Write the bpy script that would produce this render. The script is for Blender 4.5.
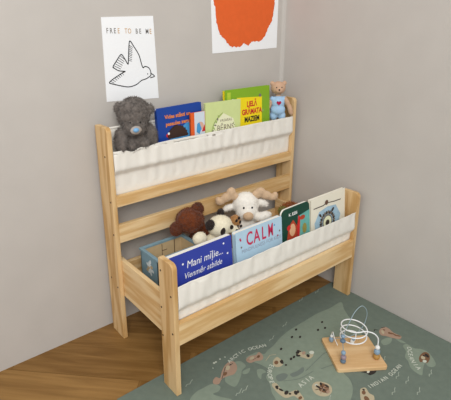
import bpy, bmesh, math, random
from mathutils import Vector, Matrix, Euler, noise
random.seed(7)
for o in list(bpy.data.objects): bpy.data.objects.remove(o)
S = bpy.context.scene
C = S.collection

# ---------------------------------------------------------------- camera
cam_d = bpy.data.cameras.new('camera'); cam = bpy.data.objects.new('camera', cam_d); C.objects.link(cam)
yaw, pit, rol, foc = -0.6285, -0.3293, -0.0238, 440.2955
F = Vector((-math.sin(yaw)*math.cos(pit), math.cos(yaw)*math.cos(pit), math.sin(pit)))
R0 = Vector((math.cos(yaw), math.sin(yaw), 0)); U0 = R0.cross(F)
R1 = math.cos(rol)*R0 + math.sin(rol)*U0; U1 = -math.sin(rol)*R0 + math.cos(rol)*U0
cam.matrix_world = Matrix(((R1.x, U1.x, -F.x, -0.5904), (R1.y, U1.y, -F.y, -0.9093), (R1.z, U1.z, -F.z, 1.0976), (0, 0, 0, 1)))
cam_d.sensor_fit = 'HORIZONTAL'; cam_d.sensor_width = 36; cam_d.lens = foc/451*36
cam_d.shift_x = 35.3015/451; cam_d.shift_y = -22.6938/451
cam_d.clip_start = 0.02
S.camera = cam

# ---------------------------------------------------------------- light
w = bpy.data.worlds.new('world'); S.world = w; w.use_nodes = True
w.node_tree.nodes['Background'].inputs[0].default_value = (0.92, 0.96, 1.0, 1)
w.node_tree.nodes['Background'].inputs[1].default_value = 0.56
def area(name, loc, target, sx, sy, power, col):
    d = bpy.data.lights.new(name, 'AREA'); d.shape = 'RECTANGLE'; d.size = sx; d.size_y = sy; d.energy = power; d.color = col
    o = bpy.data.objects.new(name, d); C.objects.link(o); o.location = loc
    o.rotation_euler = (Vector(target)-Vector(loc)).to_track_quat('-Z', 'Y').to_euler(); return o
area('window_light', (-1.3, -2.2, 2.5), (0.2, 0.3, 0.85), 1.4, 1.4, 50, (1.0, 0.985, 0.96))
S.view_settings.view_transform = 'Standard'; S.view_settings.look = 'None'
S.view_settings.gamma = 1; S.view_settings.use_curve_mapping = False
S.view_settings.exposure = 0.55

# ---------------------------------------------------------------- materials
def lin(c): return tuple(((x/255)/12.92 if x/255 <= .04045 else ((x/255+.055)/1.055)**2.4) for x in c) + (1,)
MATS = {}
def mat(name, rgb, rough=.7, var=0.0, scale=20, bump=0.0, metal=0, sheen=0, spec=.3):
    if name in MATS: return MATS[name]
    m = bpy.data.materials.new(name); m.use_nodes = True; nt = m.node_tree; b = nt.nodes['Principled BSDF']
    c = lin(rgb); b.inputs['Base Color'].default_value = c; b.inputs['Roughness'].default_value = rough
    b.inputs['Metallic'].default_value = metal; b.inputs['Specular IOR Level'].default_value = spec
    if sheen: b.inputs['Sheen Weight'].default_value = sheen
    if var or bump:
        tc = nt.nodes.new('ShaderNodeTexCoord'); n = nt.nodes.new('ShaderNodeTexNoise'); n.inputs['Scale'].default_value = scale
        n.inputs['Detail'].default_value = 4; nt.links.new(tc.outputs['Object'], n.inputs['Vector'])
        if var:
            r = nt.nodes.new('ShaderNodeMapRange'); r.inputs[1].default_value = .3; r.inputs[2].default_value = .7
            r.inputs[3].default_value = 1-var; r.inputs[4].default_value = 1+var
            nt.links.new(n.outputs['Fac'], r.inputs[0])
            mx = nt.nodes.new('ShaderNodeVectorMath'); mx.operation = 'SCALE'; mx.inputs[0].default_value = c[:3]
            nt.links.new(r.outputs[0], mx.inputs['Scale']); nt.links.new(mx.outputs[0], b.inputs['Base Color'])
        if bump:
            bp = nt.nodes.new('ShaderNodeBump'); bp.inputs['Strength'].default_value = bump; bp.inputs['Distance'].default_value = .002
            nt.links.new(n.outputs['Fac'], bp.inputs['Height']); nt.links.new(bp.outputs[0], b.inputs['Normal'])
    MATS[name] = m; return m
def wood(name, axis, light, dark, ring=26.0, off=(0, 0, 0), rough=.5):
    """pine: stretched noise along the grain, distorted annual rings, a few knots"""
    m = bpy.data.materials.new(name); m.use_nodes = True; nt = m.node_tree; N = nt.nodes; L = nt.links; b = N['Principled BSDF']
    b.inputs['Roughness'].default_value = rough; b.inputs['Specular IOR Level'].default_value = .3
    tc = N.new('ShaderNodeTexCoord'); mp = N.new('ShaderNodeMapping'); L.new(tc.outputs['Object'], mp.inputs['Vector'])
    sc = [1, 1, 1]; sc[axis] = .09; mp.inputs['Scale'].default_value = sc; mp.inputs['Location'].default_value = off
    n1 = N.new('ShaderNodeTexNoise'); n1.inputs['Scale'].default_value = 14; n1.inputs['Detail'].default_value = 2; L.new(mp.outputs[0], n1.inputs['Vector'])
    mul = N.new('ShaderNodeMath'); mul.operation = 'MULTIPLY'; mul.inputs[1].default_value = ring; L.new(n1.outputs['Fac'], mul.inputs[0])
    si = N.new('ShaderNodeMath'); si.operation = 'SINE'; L.new(mul.outputs[0], si.inputs[0])
    n2 = N.new('ShaderNodeTexNoise'); n2.inputs['Scale'].default_value = 160; n2.inputs['Detail'].default_value = 3; L.new(mp.outputs[0], n2.inputs['Vector'])
    a = N.new('ShaderNodeMath'); a.operation = 'MULTIPLY_ADD'; a.inputs[1].default_value = .40; a.inputs[2].default_value = .06; L.new(si.outputs[0], a.inputs[0])
    ad = N.new('ShaderNodeMath'); ad.operation = 'ADD'; L.new(a.outputs[0], ad.inputs[0]); L.new(n2.outputs['Fac'], ad.inputs[1])
    cr = N.new('ShaderNodeValToRGB'); cr.color_ramp.elements[0].position = .25; cr.color_ramp.elements[1].position = .95
    cr.color_ramp.elements[0].color = lin(light); cr.color_ramp.elements[1].color = lin(dark); L.new(ad.outputs[0], cr.inputs[0])
    L.new(cr.outputs[0], b.inputs['Base Color'])
    bp = N.new('ShaderNodeBump'); bp.inputs['Strength'].default_value = .12; bp.inputs['Distance'].default_value = .001
    L.new(n2.outputs['Fac'], bp.inputs['Height']); L.new(bp.outputs[0], b.inputs['Normal'])
    MATS[name] = m; return m
PL, PD = (230, 200, 152), (208, 167, 110)
WX = wood('pine_x', 0, PL, PD); WY = wood('pine_y', 1, PL, PD); WZ = wood('pine_z_shaded', 2, (220, 186, 136), (192, 150, 94))  # posts' pine toned darker, shade on their outer faces put into the colour
WB = wood('toy_wood', 0, (228, 194, 148), (212, 172, 122), ring=14)

# ---------------------------------------------------------------- mesh helpers
class MB:
    def __init__(s): s.v = []; s.f = []; s.mi = []; s.mats = []; s.sm = []
    def m(s, mt):
        if mt not in s.mats: s.mats.append(mt)
        return s.mats.index(mt)
    def add(s, vs, fs, mt, M=None, smooth=False):
        b = len(s.v); k = s.m(mt)
        for v in vs: s.v.append(tuple(M @ Vector(v)) if M is not None else tuple(v))
        for f in fs: s.f.append(tuple(i+b for i in f)); s.mi.append(k); s.sm.append(smooth)
    def box(s, a, b, mt, M=None, bev=0.0):
        bm = bmesh.new(); bmesh.ops.create_cube(bm, size=1)
        for v in bm.verts: v.co = Vector([(a[i]+b[i])/2 + v.co[i]*(b[i]-a[i]) for i in range(3)])
        if bev: bmesh.ops.bevel(bm, geom=list(bm.edges), offset=bev, segments=2, affect='EDGES', profile=.5)
        s.addbm(bm, mt, M)
    def addbm(s, bm, mt, M=None, smooth=False):
        bm.verts.index_update(); s.add([v.co.copy() for v in bm.verts], [[v.index for v in f.verts] for f in bm.faces], mt, M, smooth); bm.free()
    def ell(s, c, r, mt, M=None, rot=(0, 0, 0), seg=20):
        bm = bmesh.new(); bmesh.ops.create_uvsphere(bm, u_segments=seg, v_segments=seg//2+2, radius=1)
        T = Matrix.Translation(c) @ Euler(rot).to_matrix().to_4x4() @ Matrix.Diagonal((r[0], r[1], r[2], 1))
        s.addbm(bm, mt, (M @ T) if M is not None else T, True)
    def prism(s, pts, d0, d1, mt, axes=(0, 1, 2), M=None, bev=0.0):
        """polygon in (axes[0],axes[1]) extruded along axes[2] from d0 to d1"""
        n = len(pts); vs = []
        for d in (d0, d1):
            for p in pts:
                q = [0, 0, 0]; q[axes[0]] = p[0]; q[axes[1]] = p[1]; q[axes[2]] = d; vs.append(q)
        bm = bmesh.new(); bv = [bm.verts.new(q) for q in vs]
        bm.faces.new(bv[:n][::-1]); bm.faces.new(bv[n:])
        for i in range(n): bm.faces.new((bv[i], bv[(i+1) % n], bv[n+(i+1) % n], bv[n+i]))
        bmesh.ops.recalc_face_normals(bm, faces=list(bm.faces))
        if bev: bmesh.ops.bevel(bm, geom=[e for e in bm.edges if e.calc_face_angle(0) > .6], offset=bev, segments=2, affect='EDGES')
        s.addbm(bm, mt, M)
    def flat(s, pts, z, mt, M=None, h=None):
        """thin printed patch, polygon in local xy at height z"""
        bm = bmesh.new(); f = bm.faces.new([bm.verts.new((p[0], p[1], z)) for p in pts])
        bmesh.ops.triangulate(bm, faces=[f]); bmesh.ops.recalc_face_normals(bm, faces=list(bm.faces))
        if bm.faces[:] and bm.faces[0].normal.z < 0: bmesh.ops.reverse_faces(bm, faces=list(bm.faces))
        s.addbm(bm, mt, M)
    def disc(s, c, r, z, mt, M=None, n=16, ry=None, a=0):
        ry = ry or r; s.flat([(c[0]+r*math.cos(t)*math.cos(a)-ry*math.sin(t)*math.sin(a), c[1]+r*math.cos(t)*math.sin(a)+ry*math.sin(t)*math.cos(a)) for t in [2*math.pi*i/n for i in range(n)]], z, mt, M)
    def stroke(s, pts, wd, z, mt, M=None):
        """printed line of width wd through pts"""
        for i in range(len(pts)-1):
            a = Vector(pts[i]); b = Vector(pts[i+1]); d = (b-a)
            if d.length < 1e-7: continue
            d.normalize(); n = Vector((-d.y, d.x))*wd/2; e = d*wd*.3
            s.add([(*(a-n-e), z), (*(b-n+e), z), (*(b+n+e), z), (*(a+n-e), z)], [(0, 1, 2, 3)], mt, M)
    def tube(s, pts, r, mt, M=None, seg=8, caps=True):
        pts = [Vector(p) for p in pts]; n = len(pts); vs = []; up = Vector((0, 0, 1)); prev = None
        for i, p in enumerate(pts):
            t = (pts[min(i+1, n-1)]-pts[max(i-1, 0)]).normalized()
            if prev is None: a = t.orthogonal().normalized()
            else: a = (prev - t*prev.dot(t)).normalized()
            prev = a; bb = t.cross(a)
            for k in range(seg):
                an = 2*math.pi*k/seg; vs.append(p + (a*math.cos(an)+bb*math.sin(an))*r)
        fs = [(i*seg+k, i*seg+(k+1) % seg, (i+1)*seg+(k+1) % seg, (i+1)*seg+k) for i in range(n-1) for k in range(seg)]
        if caps: fs += [tuple(range(seg))[::-1], tuple((n-1)*seg+k for k in range(seg))]
        s.add(vs, fs, mt, M, True)
    def text(s, body, size, mt, M, align='CENTER', shear=0.0, bold=0.0, sx=1.0):
        cu = bpy.data.curves.new('txt', 'FONT'); cu.body = body; cu.size = size; cu.align_x = align; cu.align_y = 'CENTER'; cu.shear = shear; cu.offset = bold
        cu.resolution_u = 3
        o = bpy.data.objects.new('txt', cu); C.objects.link(o); dg = bpy.context.evaluated_depsgraph_get(); me = o.evaluated_get(dg).to_mesh()
        vs = [(v.co.x*sx, v.co.y, v.co.z) for v in me.vertices]; fs = [tuple(p.vertices) for p in me.polygons]
        s.add(vs, fs, mt, M)
        o.evaluated_get(dg).to_mesh_clear(); bpy.data.objects.remove(o); bpy.data.curves.remove(cu)
    def build(s, name, parent=None, loc=(0, 0, 0), bevel=0, kind=None):
        me = bpy.data.meshes.new(name); me.from_pydata(s.v, [], s.f)
        for m_ in s.mats: me.materials.append(m_)
        me.polygons.foreach_set('material_index', s.mi); me.polygons.foreach_set('use_smooth', s.sm); me.update()
        o = bpy.data.objects.new(name, me); C.objects.link(o); o.location = loc
        if parent: o.parent = parent
        if bevel:
            b = o.modifiers.new('bevel', 'BEVEL'); b.width = bevel; b.segments = 2; b.limit_method = 'ANGLE'
        if kind: o['kind'] = kind
        return o
def thing(name, label, cat, loc=(0, 0, 0), rot=(0, 0, 0), group=None):
    o = bpy.data.objects.new(name, None); C.objects.link(o); o.location = loc; o.rotation_euler = rot; o.empty_display_size = .05
    o['label'] = label; o['category'] = cat
    if group: o['group'] = group
    return o
def spline(pts, n=12, closed=False):
    P = [Vector(p) for p in pts]; out = []; m = len(P)
    rng = range(m if closed else m-1)
    for i in rng:
        g = (lambda k: P[k % m]) if closed else (lambda k: P[max(0, min(m-1, k))])
        p0, p1, p2, p3 = g(i-1), g(i), g(i+1), g(i+2)
        for k in range(n):
            t = k/n; out.append(.5*((2*p1)+(p2-p0)*t+(2*p0-5*p1+4*p2-p3)*t*t+(3*p1-p0-3*p2+p3)*t**3))
    if not closed: out.append(P[-1])
    return out

# ---------------------------------------------------------------- the room
YW, XR = 0.4604, 0.9191
def wall_mat(name, rgb):
    m = mat(name, rgb, .92, .025, 9, 0, spec=.15); nt = m.node_tree; b = nt.nodes['Principled BSDF']
    tc = nt.nodes.new('ShaderNodeTexCoord'); mp = nt.nodes.new('ShaderNodeMapping'); mp.inputs['Scale'].default_value = (60, 60, 14)
    n = nt.nodes.new('ShaderNodeTexNoise'); n.inputs['Scale'].default_value = 8; n.inputs['Detail'].default_value = 3
    bp = nt.nodes.new('ShaderNodeBump'); bp.inputs['Strength'].default_value = .25; bp.inputs['Distance'].default_value = .0015
    nt.links.new(tc.outputs['Object'], mp.inputs[0]); nt.links.new(mp.outputs[0], n.inputs['Vector']); nt.links.new(n.outputs['Fac'], bp.inputs['Height']); nt.links.new(bp.outputs[0], b.inputs['Normal'])
    return m
WM = wall_mat('greige_wallpaper', (190, 184, 177))
m = MB(); m.box((-2.2, YW, -.02), (XR+.1, YW+.1, 2.5), WM); m.build('wall_back', kind='structure')
m = MB(); m.box((XR, -2.4, -.02), (XR+.1, YW, 2.5), WM); m.build('wall_right', kind='structure')
m = MB(); m.prism([(0, 0), (.012, 0), (.004, .004), (0, .012)], 0, 2.5, WM, (0, 1, 2), Matrix.Translation((XR, YW, 0)) @ Matrix.Rotation(math.pi, 4, 'Z'))
m.build('trim_1', kind='structure')
# floor: wide oak planks laid in herringbone, built as individual planks in one mesh
def oak():
    m = bpy.data.materials.new('oak_planks'); m.use_nodes = True; nt = m.node_tree; N = nt.nodes; L = nt.links; b = N['Principled BSDF']
    b.inputs['Roughness'].default_value = .42; b.inputs['Specular IOR Level'].default_value = .25
    uv = N.new('ShaderNodeUVMap'); uv.uv_map = 'plank'; mp = N.new('ShaderNodeMapping'); mp.inputs['Scale'].default_value = (2.2, 26, 1); L.new(uv.outputs[0], mp.inputs[0])
    n = N.new('ShaderNodeTexNoise'); n.inputs['Scale'].default_value = 1.6; n.inputs['Detail'].default_value = 6; n.inputs['Distortion'].default_value = .6; L.new(mp.outputs[0], n.inputs['Vector'])
    at = N.new('ShaderNodeAttribute'); at.attribute_name = 'tone'
    a = N.new('ShaderNodeMath'); a.operation = 'ADD'; L.new(n.outputs['Fac'], a.inputs[0]); L.new(at.outputs['Fac'], a.inputs[1])
    cr = N.new('ShaderNodeValToRGB'); cr.color_ramp.elements[0].position = .32; cr.color_ramp.elements[1].position = 1.05
    cr.color_ramp.elements[0].color = lin((120, 86, 44)); cr.color_ramp.elements[1].color = lin((172, 132, 78)); L.new(a.outputs[0], cr.inputs[0]); L.new(cr.outputs[0], b.inputs['Base Color'])
    return m
OAK = oak()
def make_floor():
    ca, sa = math.cos(FA), math.sin(FA); Lp, Wp = .60, .15; me = bpy.data.meshes.new('floor'); vs = []; fs = []; uvs = []; tn = []
    def plank(x0, y0, x1, y1, along):
        g = .0007; z = 0; q = [(x0+g, y0+g), (x1-g, y0+g), (x1-g, y1-g), (x0+g, y1-g)]; w = [(ca*x-sa*y+FO[0], sa*x+ca*y+FO[1]) for x, y in q]
        cx = sum(p[0] for p in w)/4; cy = sum(p[1] for p in w)/4
        if not (-2.6 < cx < 1.5 and -2.8 < cy < 1.0): return
        # keep planks inside the walls
        bm = bmesh.new(); f = bm.faces.new([bm.verts.new((p[0], p[1], 0)) for p in w])
        for co, no in (((0, YW+.02, 0), (0, 1, 0)), ((XR+.02, 0, 0), (1, 0, 0)), ((0, -2.4, 0), (0, -1, 0)), ((-2.2, 0, 0), (-1, 0, 0))):
            bmesh.ops.bisect_plane(bm, geom=bm.verts[:]+bm.edges[:]+bm.faces[:], plane_co=co, plane_no=no, clear_outer=True)
        r = random.random(); o1, o2 = random.random()*9, random.random()*9
        for f in bm.faces:
            k = len(vs); fs.append(tuple(range(k, k+len(f.verts))))
            for v in f.verts:
                vs.append((v.co.x, v.co.y, 0)); X = v.co.x-FO[0]; Y = v.co.y-FO[1]; lx = ca*X+sa*Y; ly = -sa*X+ca*Y
                uvs.append((lx+o1, ly+o2) if along == 0 else (ly+o1, lx+o2)); tn.append((r-.5)*.22)
        bm.free()
    # herringbone: each step holds one plank along u and one along v
    for i in range(-40, 40):
        for j in range(-8, 8):
            ox = i*Wp + j*Lp; oy = i*Wp - j*Lp
            plank(ox, oy, ox+Lp, oy+Wp, 0); plank(ox, oy+Wp, ox+Wp, oy+Wp+Lp, 1)
    # dark bed under the planks
    k = len(vs); vs.extend([(-2.2, -2.4, -.0012), (XR+.02, -2.4, -.0012), (XR+.02, YW+.02, -.0012), (-2.2, YW+.02, -.0012)]); fs.append((k, k+1, k+2, k+3)); uvs.extend([(0, 0)]*4); tn.extend([-.5]*4)
    k = len(vs); vs.extend([(-2.2, -2.4, -.05), (XR+.02, -2.4, -.05), (XR+.02, YW+.02, -.05), (-2.2, YW+.02, -.05)]); fs.append((k+3, k+2, k+1, k)); uvs.extend([(0, 0)]*4); tn.extend([-.5]*4)
    me.from_pydata(vs, [], fs); u = me.uv_layers.new(name='plank'); at = me.attributes.new('tone', 'FLOAT', 'POINT'); at.data.foreach_set('value', tn)
    for l in me.loops: u.data[l.index].uv = uvs[l.vertex_index]
    me.materials.append(OAK); o = bpy.data.objects.new('floor', me); C.objects.link(o); o['kind'] = 'structure'
FA, FO = math.radians(-44), (-0.17, 0.45)
make_floor()

# ---------------------------------------------------------------- rug with a printed map of the world
RUG = mat('rug_ground', (108, 119, 108), .9, .06, 45, .35); LAND = mat('rug_land', (132, 144, 128), .9, .05, 60, .2); PINK = mat('rug_pink', (168, 140, 120), .9)
RB = mat('rug_brown', (120, 88, 64), .9); RK = mat('rug_black', (52, 46, 42), .9); RW = mat('rug_white', (200, 204, 190), .9); CRM = mat('rug_cream', (182, 170, 142), .9); SEA = mat('rug_sea', (112, 122, 114), .9)
MIST = mat('rug_mist', (166, 174, 160), .9)
D = {
'greenland':[(0.254, -0.002), (0.262, -0.014), (0.259, -0.036), (0.236, -0.042), (0.215, -0.059), (0.174, -0.081), (0.161, -0.066), (0.162, -0.04), (0.199, -0.013), (0.234, 0.001)],
'canada':[(0.023, -0.036), (0.057, -0.022), (0.085, -0.023), (0.118, -0.027), (0.133, -0.05), (0.117, -0.063), (0.095, -0.061), (0.109, -0.087), (0.126, -0.115), (0.089, -0.125), (0.013, -0.075)],
'isl1':[(0.236, -0.047), (0.264, -0.051), (0.243, -0.064), (0.227, -0.057)],
'isl2':[(0.276, -0.072), (0.292, -0.079), (0.293, -0.097), (0.276, -0.095), (0.258, -0.109), (0.259, -0.094)],
'eurasia':[(0.286, -0.008), (0.316, -0.007), (0.34, -0.013), (0.349, -0.033), (0.375, -0.027), (0.411, -0.022), (0.456, -0.009), (0.509, -0.001), (0.555, 0.0), (0.613, 0.0), (0.686, 0.0), (0.75, -0.009), (0.82, -0.011), (0.789, -0.048), (0.758, -0.097), (0.745, -0.141), (0.701, -0.187), (0.619, -0.217), (0.549, -0.238), (0.497, -0.25), (0.482, -0.288), (0.453, -0.318), (0.405, -0.34), (0.362, -0.353), (0.21, -0.236), (0.233, -0.198), (0.244, -0.171), (0.265, -0.142), (0.277, -0.113), (0.307, -0.097), (0.305, -0.066), (0.294, -0.039)],
'sea1':[(0.295, -0.149), (0.306, -0.13), (0.334, -0.135), (0.34, -0.151), (0.314, -0.158)],
'sea2':[(0.349, -0.152), (0.377, -0.157), (0.407, -0.157), (0.396, -0.171), (0.369, -0.173), (0.347, -0.167)],
'aus':[(0.767, -0.307), (0.788, -0.31), (0.787, -0.336), (0.802, -0.354), (0.806, -0.376), (0.79, -0.401), (0.769, -0.421), (0.748, -0.422), (0.739, -0.41), (0.745, -0.397), (0.713, -0.406), (0.684, -0.418), (0.68, -0.403), (0.686, -0.38), (0.71, -0.357), (0.72, -0.341), (0.751, -0.327)],
'isl3':[(0.73, -0.245), (0.759, -0.247), (0.776, -0.26), (0.746, -0.271), (0.719, -0.263)],
'isl4':[(0.785, -0.267), (0.792, -0.286), (0.79, -0.306), (0.779, -0.29)],
'fishbody':[(0.129, -0.019), (0.147, -0.012), (0.155, -0.024), (0.18, -0.004), (0.212, 0.012), (0.238, 0.011), (0.239, -0.009), (0.226, -0.028), (0.203, -0.039), (0.181, -0.033), (0.157, -0.031), (0.136, -0.041), (0.123, -0.031)],
'bear2':[(0.279, -0.015), (0.303, -0.01), (0.323, -0.019), (0.342, -0.015), (0.339, -0.038), (0.322, -0.049), (0.303, -0.04), (0.28, -0.034)],
'bear3':[(0.349, -0.076), (0.374, -0.071), (0.374, -0.089), (0.365, -0.107), (0.344, -0.108), (0.334, -0.094)],
'panda':[(0.448, -0.097), (0.464, -0.097), (0.459, -0.118), (0.469, -0.132), (0.492, -0.131), (0.476, -0.144), (0.453, -0.145), (0.444, -0.131), (0.438, -0.114)],
'disc':[(0.365, -0.229), (0.388, -0.226), (0.406, -0.24), (0.413, -0.262), (0.398, -0.281), (0.372, -0.285), (0.352, -0.27), (0.35, -0.249)],
'giraffe':[(0.267, -0.148), (0.284, -0.151), (0.278, -0.177), (0.281, -0.2), (0.312, -0.209), (0.313, -0.225), (0.304, -0.248), (0.291, -0.243), (0.289, -0.221), (0.263, -0.211), (0.258, -0.183)],
'tiger':[(0.775, -0.21), (0.808, -0.206), (0.817, -0.221), (0.808, -0.25), (0.812, -0.275), (0.794, -0.281), (0.779, -0.263), (0.769, -0.241), (0.76, -0.227)],
'kang':[(0.753, -0.372), (0.777, -0.367), (0.798, -0.37), (0.799, -0.383), (0.777, -0.397), (0.751, -0.401), (0.745, -0.39), (0.737, -0.384)],
'fox':[(0.467, -0.334), (0.482, -0.331), (0.492, -0.338), (0.482, -0.356), (0.483, -0.372), (0.46, -0.383), (0.434, -0.363)],
'whale':[(0.54, -0.289), (0.562, -0.301), (0.587, -0.314), (0.572, -0.32), (0.551, -0.315), (0.549, -0.302)],
'brown2':[(0.4, -0.241), (0.401, -0.267), (0.377, -0.274), (0.369, -0.253)],
'arctic':[(0.233, 0.021), (0.298, 0.02), (0.369, -0.003)],
'europe':[(0.331, -0.092), (0.303, -0.105), (0.28, -0.132)],
'asia':[(0.338, -0.203), (0.389, -0.205)],
'indian':[(0.521, -0.345), (0.646, -0.354)],
'oceania':[(0.769, -0.335), (0.727, -0.365), (0.71, -0.398)],
'trees':[(0.415, -0.052), (0.494, -0.033), (0.539, -0.014), (0.652, -0.046), (0.632, -0.075), (0.405, -0.107), (0.42, -0.107), (0.602, -0.066), (0.518, -0.051)],
'bubbles':[(0.183, 0.041), (0.191, 0.041), (0.211, 0.043), (0.231, 0.04), (0.165, 0.025)],
'waves':[(0.164, -0.11), (0.188, -0.113), (0.619, -0.362), (0.621, -0.375), (0.626, -0.405), (0.714, -0.435), (0.431, 0.003), (0.529, 0.028), (0.705, 0.097), (0.805, 0.094), (0.653, -0.307), (0.062, 0.016), (0.364, -0.299), (0.61, -0.45), (0.549, -0.403)],
'spots':[(0.369, -0.116), (0.373, -0.095), (0.457, -0.098), (0.436, -0.107), (0.462, -0.133), (0.275, -0.18), (0.285, -0.208), (0.311, -0.218), (0.377, -0.244), (0.381, -0.263), (0.394, -0.241), (0.402, -0.258), (0.795, -0.218), (0.794, -0.239), (0.8, -0.258), (0.776, -0.378), (0.274, -0.164)],
'rugcorner':[(-0.149, 0.107), (-0.118, 0.109)],
}
RT = .0035
m = MB(); m.box((-.155, -1.25, 0), (.9165, .108, RT), RUG, bev=.0012)
m.stroke([(-.15, .104), (.91, .104)], .002, RT+.0001, SEA); m.stroke([(-.151, .10), (-.151, -1.2)], .002, RT+.0001, SEA)
def sm(k, n=4): return [(p.x, p.y) for p in spline([(a, b, 0) for a, b in D[k]], n, True)]
for k in ('greenland', 'canada', 'isl1', 'isl2', 'eurasia', 'aus', 'isl3', 'isl4'): m.flat(sm(k), RT+.0002, LAND)
for k in ('sea1', 'sea2'): m.flat(sm(k), RT+.0004, SEA)
for k, mt in (('fishbody', PINK), ('bear2', PINK), ('bear3', CRM), ('panda', CRM), ('disc', CRM), ('giraffe', CRM), ('tiger', PINK), ('kang', RB), ('fox', CRM), ('whale', RK)): m.flat(sm(k), RT+.0006, mt)
m.flat(sm('brown2'), RT+.0008, RB)
for i, (x, y) in enumerate(D['spots']): m.disc((x, y), .0045+.002*(i % 3), RT+.001, RK if i not in (12, 13, 14) else RB, n=9, ry=.004, a=i)
for x, y in D['trees']: m.disc((x, y), .0075, RT+.0008, RK, n=8, ry=.0042, a=.4)
for i, (x, y) in enumerate(D['bubbles']): m.disc((x, y), .0042-.0005*i, RT+.0006, RW, n=10)
for i, (x, y) in enumerate(D['waves']):
    m.stroke([(x+(-.017+.0085*k), y+.0035*math.sin(k*2.2)+.002*k) for k in range(5)], .0022, RT+.0006, MIST)
m.stroke([(.158, -.03), (.20, .002), (.232, .0)], .002, RT+.0008, RK); m.disc((.222, .0), .003, RT+.0009, RK); m.stroke([(.28, -.018), (.30, -.03), (.325, -.03)], .0018, RT+.0009, RB)
m.stroke([(.33, -.06), (.36, -.05), (.38, -.06)], .002, RT+.0009, CRM)
for t in range(0, 7):   # veins on the tortoise shell
    a = t*.9; m.stroke([(.383, -.256), (.383+.024*math.cos(a), -.256+.022*math.sin(a))], .0022, RT+.0009, RK if t % 2 else PINK)
for x, y, r, q, c, a in ((.447, -.100, .009, .006, RK, .2), (.437, -.112, .008, .005, RK, -.5), (.463, -.133, .008, .006, RK, .8), (.486, -.130, .010, .008, RW, 0), (.462, -.115, .010, .006, PINK, .3),
      (.352, -.088, .010, .007, RB, .5), (.368, -.098, .009, .006, RK, 1.2), (.300, -.022, .012, .006, CRM, .2), (.325, -.030, .008, .005, RB, .4), (.205, -.005, .012, .007, CRM, .6), (.180, -.02, .010, .006, RB, .3),
      (.272, -.165, .008, .005, RK, 1), (.280, -.198, .010, .006, RK, .3), (.303, -.216, .009, .006, RK, .8), (.298, -.238, .008, .005, RB, .1), (.780, -.222, .012, .005, CRM, .7), (.797, -.245, .010, .005, RB, -.9), (.805, -.268, .009, .004, RB, -1),
      (.765, -.380, .010, .007, CRM, .4), (.785, -.383, .010, .006, RK, .9), (.752, -.392, .008, .006, RW, 0), (.470, -.345, .009, .006, RB, .4), (.480, -.338, .004, .004, RK, 0), (.455, -.365, .012, .008, RB, .9),
      (.560, -.303, .008, .004, RW, .2), (.378, -.235, .006, .004, RW, 0), (.385, -.275, .009, .005, PINK, .2)): m.disc((x, y), r, RT+.0009, c, n=9, ry=q, a=a)
m.stroke([(.777, -.205), (.770, -.195), (.762, -.198)], .003, RT+.0008, RK); m.stroke([(.80, -.205), (.812, -.21)], .003, RT+.0008, RK)
for pp in ([(.40, -.175), (.47, -.165), (.52, -.16), (.56, -.175)], [(.31, -.16), (.36, -.185), (.42, -.19)], [(.45, -.20), (.50, -.215), (.53, -.24)]): m.stroke([(p.x, p.y) for p in spline([(a, b, 0) for a, b in pp], 5)], .0022, RT+.0007, SEA)
# Africa, India and more sea on the near side, outside the frame
m.flat([(.02, -.42), (.12, -.38), (.24, -.36), (.33, -.42), (.30, -.55), (.22, -.66), (.15, -.74), (.10, -.62), (.03, -.54)], RT+.0002, LAND)
def rtext(b, x, y, size, ang, sx=1.0, bold=.0): m.text(b, size, RW, Matrix.Translation((x, y, RT+.0012)) @ Matrix.Rotation(ang, 4, 'Z'), sx=sx, bold=bold)
def arc(bd, pts, size, da=0):
    """letters one by one along a curve"""
    sp = spline([(a, b, 0) for a, b in pts], 30); cum = [0]
    for i in range(1, len(sp)): cum.append(cum[-1]+(sp[i]-sp[i-1]).length)
    for i, ch in enumerate(bd):
        if ch == ' ': continue
        s_ = cum[-1]*(i+.5)/len(bd); k = max(1, next(q for q in range(len(cum)) if cum[q] >= s_)); d = sp[k]-sp[k-1]
        rtext(ch, sp[k].x, sp[k].y, size, math.atan2(d.y, d.x)+da, bold=.0003)
arc('ARCTIC OCEAN', [(.222, .013), (.30, .021), (.385, -.005)], .020)
arc('EUROPE', [(.335, -.085), (.300, -.105), (.272, -.145)], .021)
arc('ASIA', [(.330, -.206), (.362, -.205), (.398, -.206)], .023)
arc('INDIAN OCEAN', [(.498, -.342), (.585, -.354), (.672, -.352)], .018)
arc('OCEANIA', [(.779, -.322), (.727, -.360), (.700, -.402)], .021)
rug = m.build('rug'); rug['label'] = 'grey-green play rug printed with a world map and animals, under the shelf'; rug['category'] = 'rug'

# ---------------------------------------------------------------- two prints on the back wall
PAPER = mat('paper_white', (238, 239, 240), .8); INK = mat('ink_black', (38, 38, 40), .7); ORG = mat('orange_paint', (222, 98, 42), .8, .03, 60)
TAN = mat('ink_tan', (200, 160, 110), .8); GRY = mat('ink_grey', (120, 115, 110), .8)
MW = lambda x, z: Matrix.Translation((x, YW-.0016, z)) @ Matrix.Rotation(math.pi/2, 4, 'X')   # local xy -> wall xz
m = MB(); m.prism([(.064, .864), (.271, .855), (.263, 1.136), (.068, 1.133)], YW-.0014, YW-.0002, PAPER, (0, 2, 1))
M0 = MW(0, 0); Z = .0004
TXT = 'FREE TO BE ME'
for i, ch in enumerate(TXT):
    if ch != ' ': m.text(ch, .023, (TAN if i in (3, 5, 6, 12) else GRY), MW(.086+i*.0136, 1.091-.0005*i) @ Matrix.Translation((0, 0, Z)), bold=.0002, sx=.72)
def wp(l, u0=95, v0=10): return l
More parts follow.
